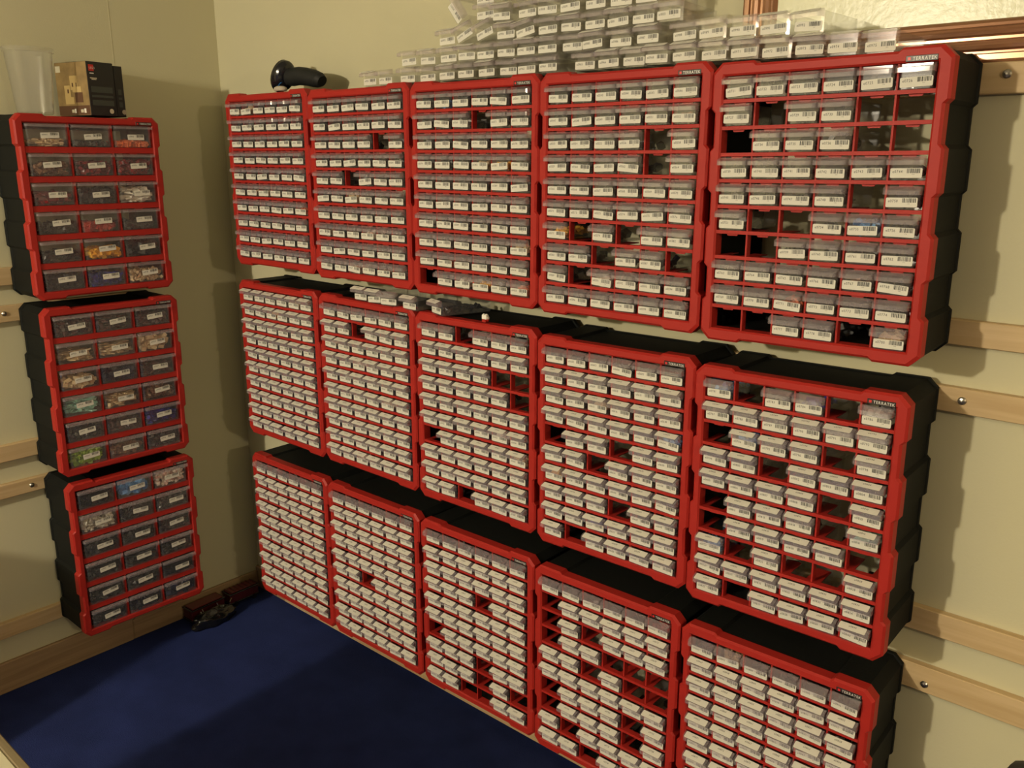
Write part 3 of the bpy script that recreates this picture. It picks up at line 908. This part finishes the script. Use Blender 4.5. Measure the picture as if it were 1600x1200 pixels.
pr(-0.078, -0.068, 0.008, 0.016, 'pale', 0.0013); pr(-0.066, -0.060, 0.007, 0.018, 'white', 0.0013); pr(-0.040, -0.029, 0.008, 0.016, 'pale', 0.0013); pr(-0.026, -0.018, 0.007, 0.018, 'white', 0.0013)
carton('toy_box', (0.086, -0.390, tz), 0.10, 0.120, 0.026, 0.133, 'plain black toy box standing behind the gold-sided one', False)

# ---------------------------------------------------------------- picture frame at the upper right
fr = empty('picture_frame', (1.738, YW, 1.748))
tag(fr, 'copper-stained moulded wooden frame with a pale textured panel, upper right corner', 'picture frame')
FWd, FH, BW = 1.05, 0.75, 0.064
PROF = [(0, 0), (0, 0.010), (0.004, 0.0125), (0.012, 0.0125), (0.014, 0.009), (0.017, 0.009), (0.020, 0.0155), (0.025, 0.0168), (0.031, 0.0155), (0.034, 0.010), (0.038, 0.010),
        (0.041, 0.0145), (0.046, 0.0155), (0.051, 0.0140), (0.054, 0.009), (0.058, 0.0095), (0.062, 0.0070), (0.064, 0.004), (0.064, 0)]
def rail(side):
    A, B = [], []
    for w_, d_ in PROF:
        d_ = -min(d_, 0.0168)
        if side == 'bottom': A.append((w_, d_, w_)); B.append((FWd - w_, d_, w_))
        if side == 'top': A.append((w_, d_, FH - w_)); B.append((FWd - w_, d_, FH - w_))
        if side == 'left': A.append((w_, d_, w_)); B.append((w_, d_, FH - w_))
        if side == 'right': A.append((FWd - w_, d_, w_)); B.append((FWd - w_, d_, FH - w_))
    b = MB()
    b.strip(A, B, 'frame_x' if side in ('bottom', 'top') else 'frame_z', False)
    b.obj('frame_rail', fr, False)
for s_ in ('bottom', 'left', 'top', 'right'):
    rail(s_)
b = MB(); b.box(BW - 0.004, FWd - BW + 0.004, -0.0035, -0.0005, BW - 0.004, FH - BW + 0.004, 'picture')
b.obj('panel', fr)

# ---------------------------------------------------------------- desk at the lower left, in front of the camera's left
dk = empty('desk', (0.66, -1.203, FZ))
tag(dk, 'cream desk top corner with a wooden edge at the lower left', 'desk')
b = MB(); b.bbox(0.0, 1.50, -0.72, -0.014, 0.646, 0.674, 'desk', 0.002); b.obj('desk_top', dk)
b = MB(); b.bbox(0.0, 1.50, -0.0138, 0.0, 0.644, 0.674, 'desk_edge', 0.002); b.obj('edge_strip', dk)
for lx in (0.03, 1.42):
    for ly in (-0.70, -0.08):
        b = MB(); b.bbox(lx, lx + 0.045, ly, ly + 0.045, 0, 0.645, 'desk_edge', 0.003); b.obj('leg', dk)

# low cupboard added unseen outside the frame to shade the left wall and floor
cb = empty('light_blocker', (0.155, -1.80, FZ))
tag(cb, 'low cream cupboard added unseen by the left wall to shade the floor', 'blocker')
b = MB(); b.bbox(-0.205, 0.190, -0.30, 0.30, 0.05, 0.800, 'desk', 0.003); b.obj('blocker_body', cb)
b = MB(); b.bbox(-0.200, 0.175, -0.28, 0.28, 0.0, 0.050, 'desk_edge', 0.002); b.obj('blocker_base', cb)
b = MB(); b.bbox(-0.208, 0.208, -0.305, 0.305, 0.800, 0.820, 'desk_edge', 0.002); b.obj('blocker_top', cb)
for sy in (-1, 1):
    b = MB(); b.bbox(0.190, 0.206, min(0, sy * 0.296) + 0.002, max(0, sy * 0.296) - 0.002, 0.055, 0.795, 'desk', 0.002)
    o = b.obj('blocker_door', cb)
    b = MB(); b.bbox(0.206, 0.218, sy * 0.03 - 0.006, sy * 0.03 + 0.006, 0.42, 0.52, 'steel', 0.002); b.obj('handle', o)

# ---------------------------------------------------------------- black chair whose back just enters the lower right corner
ch = empty('office_chair', (2.452, -0.850, FZ), PI / 2)
tag(ch, 'black rounded chair back just showing at the lower right corner', 'chair')
def pad(b, cx, cy, cz, w, h, t, mat, ax='y'):
    rings = []
    for off, s_ in ((-t / 2, 0.86), (-t / 2 * 0.6, 0.97), (0, 1.0), (t / 2 * 0.6, 0.97), (t / 2, 0.86)):
        ring = []
        for i in range(32):
            a = 2 * PI * i / 32
            ca, sa = math.cos(a), math.sin(a)
            p = w / 2 * s_ * math.copysign(abs(ca) ** 0.6, ca)
            q_ = h / 2 * s_ * math.copysign(abs(sa) ** 0.6, sa)
            ring.append((cx + p, cy + off, cz + q_) if ax == 'y' else (cx + p, cy + q_, cz + off))
        rings.append(ring)
    b.loft(rings, mat)
b = MB(); pad(b, 0, 0.0, 0.719, 0.50, 0.56, 0.07, 'rubber'); b.obj('backrest', ch, True)
b = MB(); pad(b, 0, -0.27, 0.42, 0.48, 0.46, 0.08, 'rubber', 'z'); b.obj('seat', ch, True)
b = MB(); b.bbox(-0.02, 0.02, 0.036, 0.052, 0.36, 0.70, 'gloss_black', 0.003); b.bbox(-0.02, 0.02, -0.25, 0.05, 0.35, 0.366, 'gloss_black', 0.003); b.obj('back_bar', ch)
b = MB(); b.loft([circle((0, -0.25, 0.07), 0.026, 16), circle((0, -0.25, 0.36), 0.026, 16)], 'gloss_black'); b.obj('column', ch, True)
for i in range(5):
    b = MB()
    a = 2 * PI * i / 5
    xf = Matrix.Translation((0, -0.25, 0)) @ Matrix.Rotation(a, 4, 'Z')
    b.bbox(0.02, 0.28, -0.016, 0.016, 0.06, 0.085, 'gloss_black', 0.004, xf)
    o = b.obj('foot', ch)
    b = MB()
    b.loft([[tuple(xf @ Vector(p)) for p in circle((0.27, yy, 0.028), 0.027, 14, 'y')] for yy in (-0.012, 0.012)], 'gloss_black')
    b.obj('caster', o, True)

# ---------------------------------------------------------------- toy train and crumpled bag on the carpet by the left wall
def carriage(loc, rz, L_, w, h, label, ribs):
    t = empty('toy_train_car', loc, rz)
    tag(t, label, 'toy train', 'toy train cars on the carpet')
    b = MB(); b.bbox(-w / 2, w / 2, -L_ / 2, L_ / 2, 0.016, h, 'train_red', 0.002); b.bbox(-w / 2 - 0.002, w / 2 + 0.002, -L_ / 2 - 0.003, L_ / 2 + 0.003, 0.011, 0.0165, 'gloss_black', 0.001)
    b.obj('body', t)
    b = MB(); b.bbox(-w / 2 - 0.003, w / 2 + 0.003, -L_ / 2 - 0.003, L_ / 2 + 0.003, h, h + 0.004, 'gloss_black', 0.001)
    b.bbox(-w / 2 + 0.004, w / 2 - 0.004, -L_ / 2 + 0.004, L_ / 2 - 0.004, h + 0.004, h + 0.008, 'train_top', 0.001)
    for k in range(ribs):
        y = -L_ / 2 + 0.008 + (L_ - 0.016) * k / max(1, ribs - 1)
        b.box(-w / 2 + 0.003, w / 2 - 0.003, y - 0.0015, y + 0.0015, h + 0.008, h + 0.0105, 'train_red')
    b.obj('roof', t)
    for sy in (-0.32, 0.32):
        for sx in (-1, 1):
            b = MB()
            b.loft([circle((sx * (w / 2 - 0.002), sy * L_, 0.0095), 0.0092, 16, 'x'), circle((sx * (w / 2 + 0.004), sy * L_, 0.0095), 0.0092, 16, 'x')], 'gloss_black')
            b.obj('wheel', t, True)
    return t
carriage((-0.004, -0.232, FZ), 0.05, 0.125, 0.052, 0.050, 'dark red toy train car with flat roof beside the lowest 18-drawer cabinet', 0)
carriage((-0.008, -0.088, FZ), 0.02, 0.115, 0.046, 0.046, 'dark red toy train car with a ribbed roof, nearer the room corner', 7)
from mathutils import noise
def crumple(name, c, s_, mat, label, cat, seed, amp=0.35, flat=0.45):
    import bmesh
    bm = bmesh.new()
    bmesh.ops.create_icosphere(bm, subdivisions=4, radius=1)
    for v in bm.verts:
        p = v.co.copy()
        k = 1 + amp * noise.noise(p * 2.1 + Vector((seed, 0, 0))) + amp * 0.6 * abs(noise.noise(p * 5.0 + Vector((0, seed, 0))))
        v.co = Vector((p.x * s_[0] * k, p.y * s_[1] * k, max(-s_[2] * flat, p.z * s_[2] * k)))
    me = bpy.data.meshes.new(name)
    bm.to_mesh(me); bm.free()
    me.materials.append(M[mat])
    o = link(name, me)
    o.location = (c[0], c[1], c[2] + s_[2] * flat)
    me.polygons.foreach_set('use_smooth', [True] * len(me.polygons))
    return tag(o, label, cat)
bag = crumple('crumpled_bag', (0.060, -0.235, FZ + 0.0005), (0.028, 0.072, 0.036), 'bag', 'shiny crumpled black plastic bag in front of the toy train', 'bag', 3.0)
b = MB()
rr = random.Random(8)
for i in range(7):
    a = Vector((0.0 + rr.uniform(-0.012, 0.012), rr.uniform(-0.07, 0.075), 0.030 + rr.uniform(-0.006, 0.004)))
    dr_ = Vector((rr.uniform(-1, 1), rr.uniform(-1, 1), rr.uniform(0, 0.8))).normalized() * rr.uniform(0.008, 0.018)
    sd = Vector((0.0015, 0.002, 0.0))
    up = Vector((0, 0, 0.0008))
    b.add([a, a + dr_, a + dr_ + sd, a + sd, a + up, a + dr_ + up, a + dr_ + sd + up, a + sd + up], [(0, 1, 2, 3), (4, 5, 6, 7), (0, 1, 5, 4), (3, 2, 6, 7)], 'foil')
b.obj('silver_strip', bag)
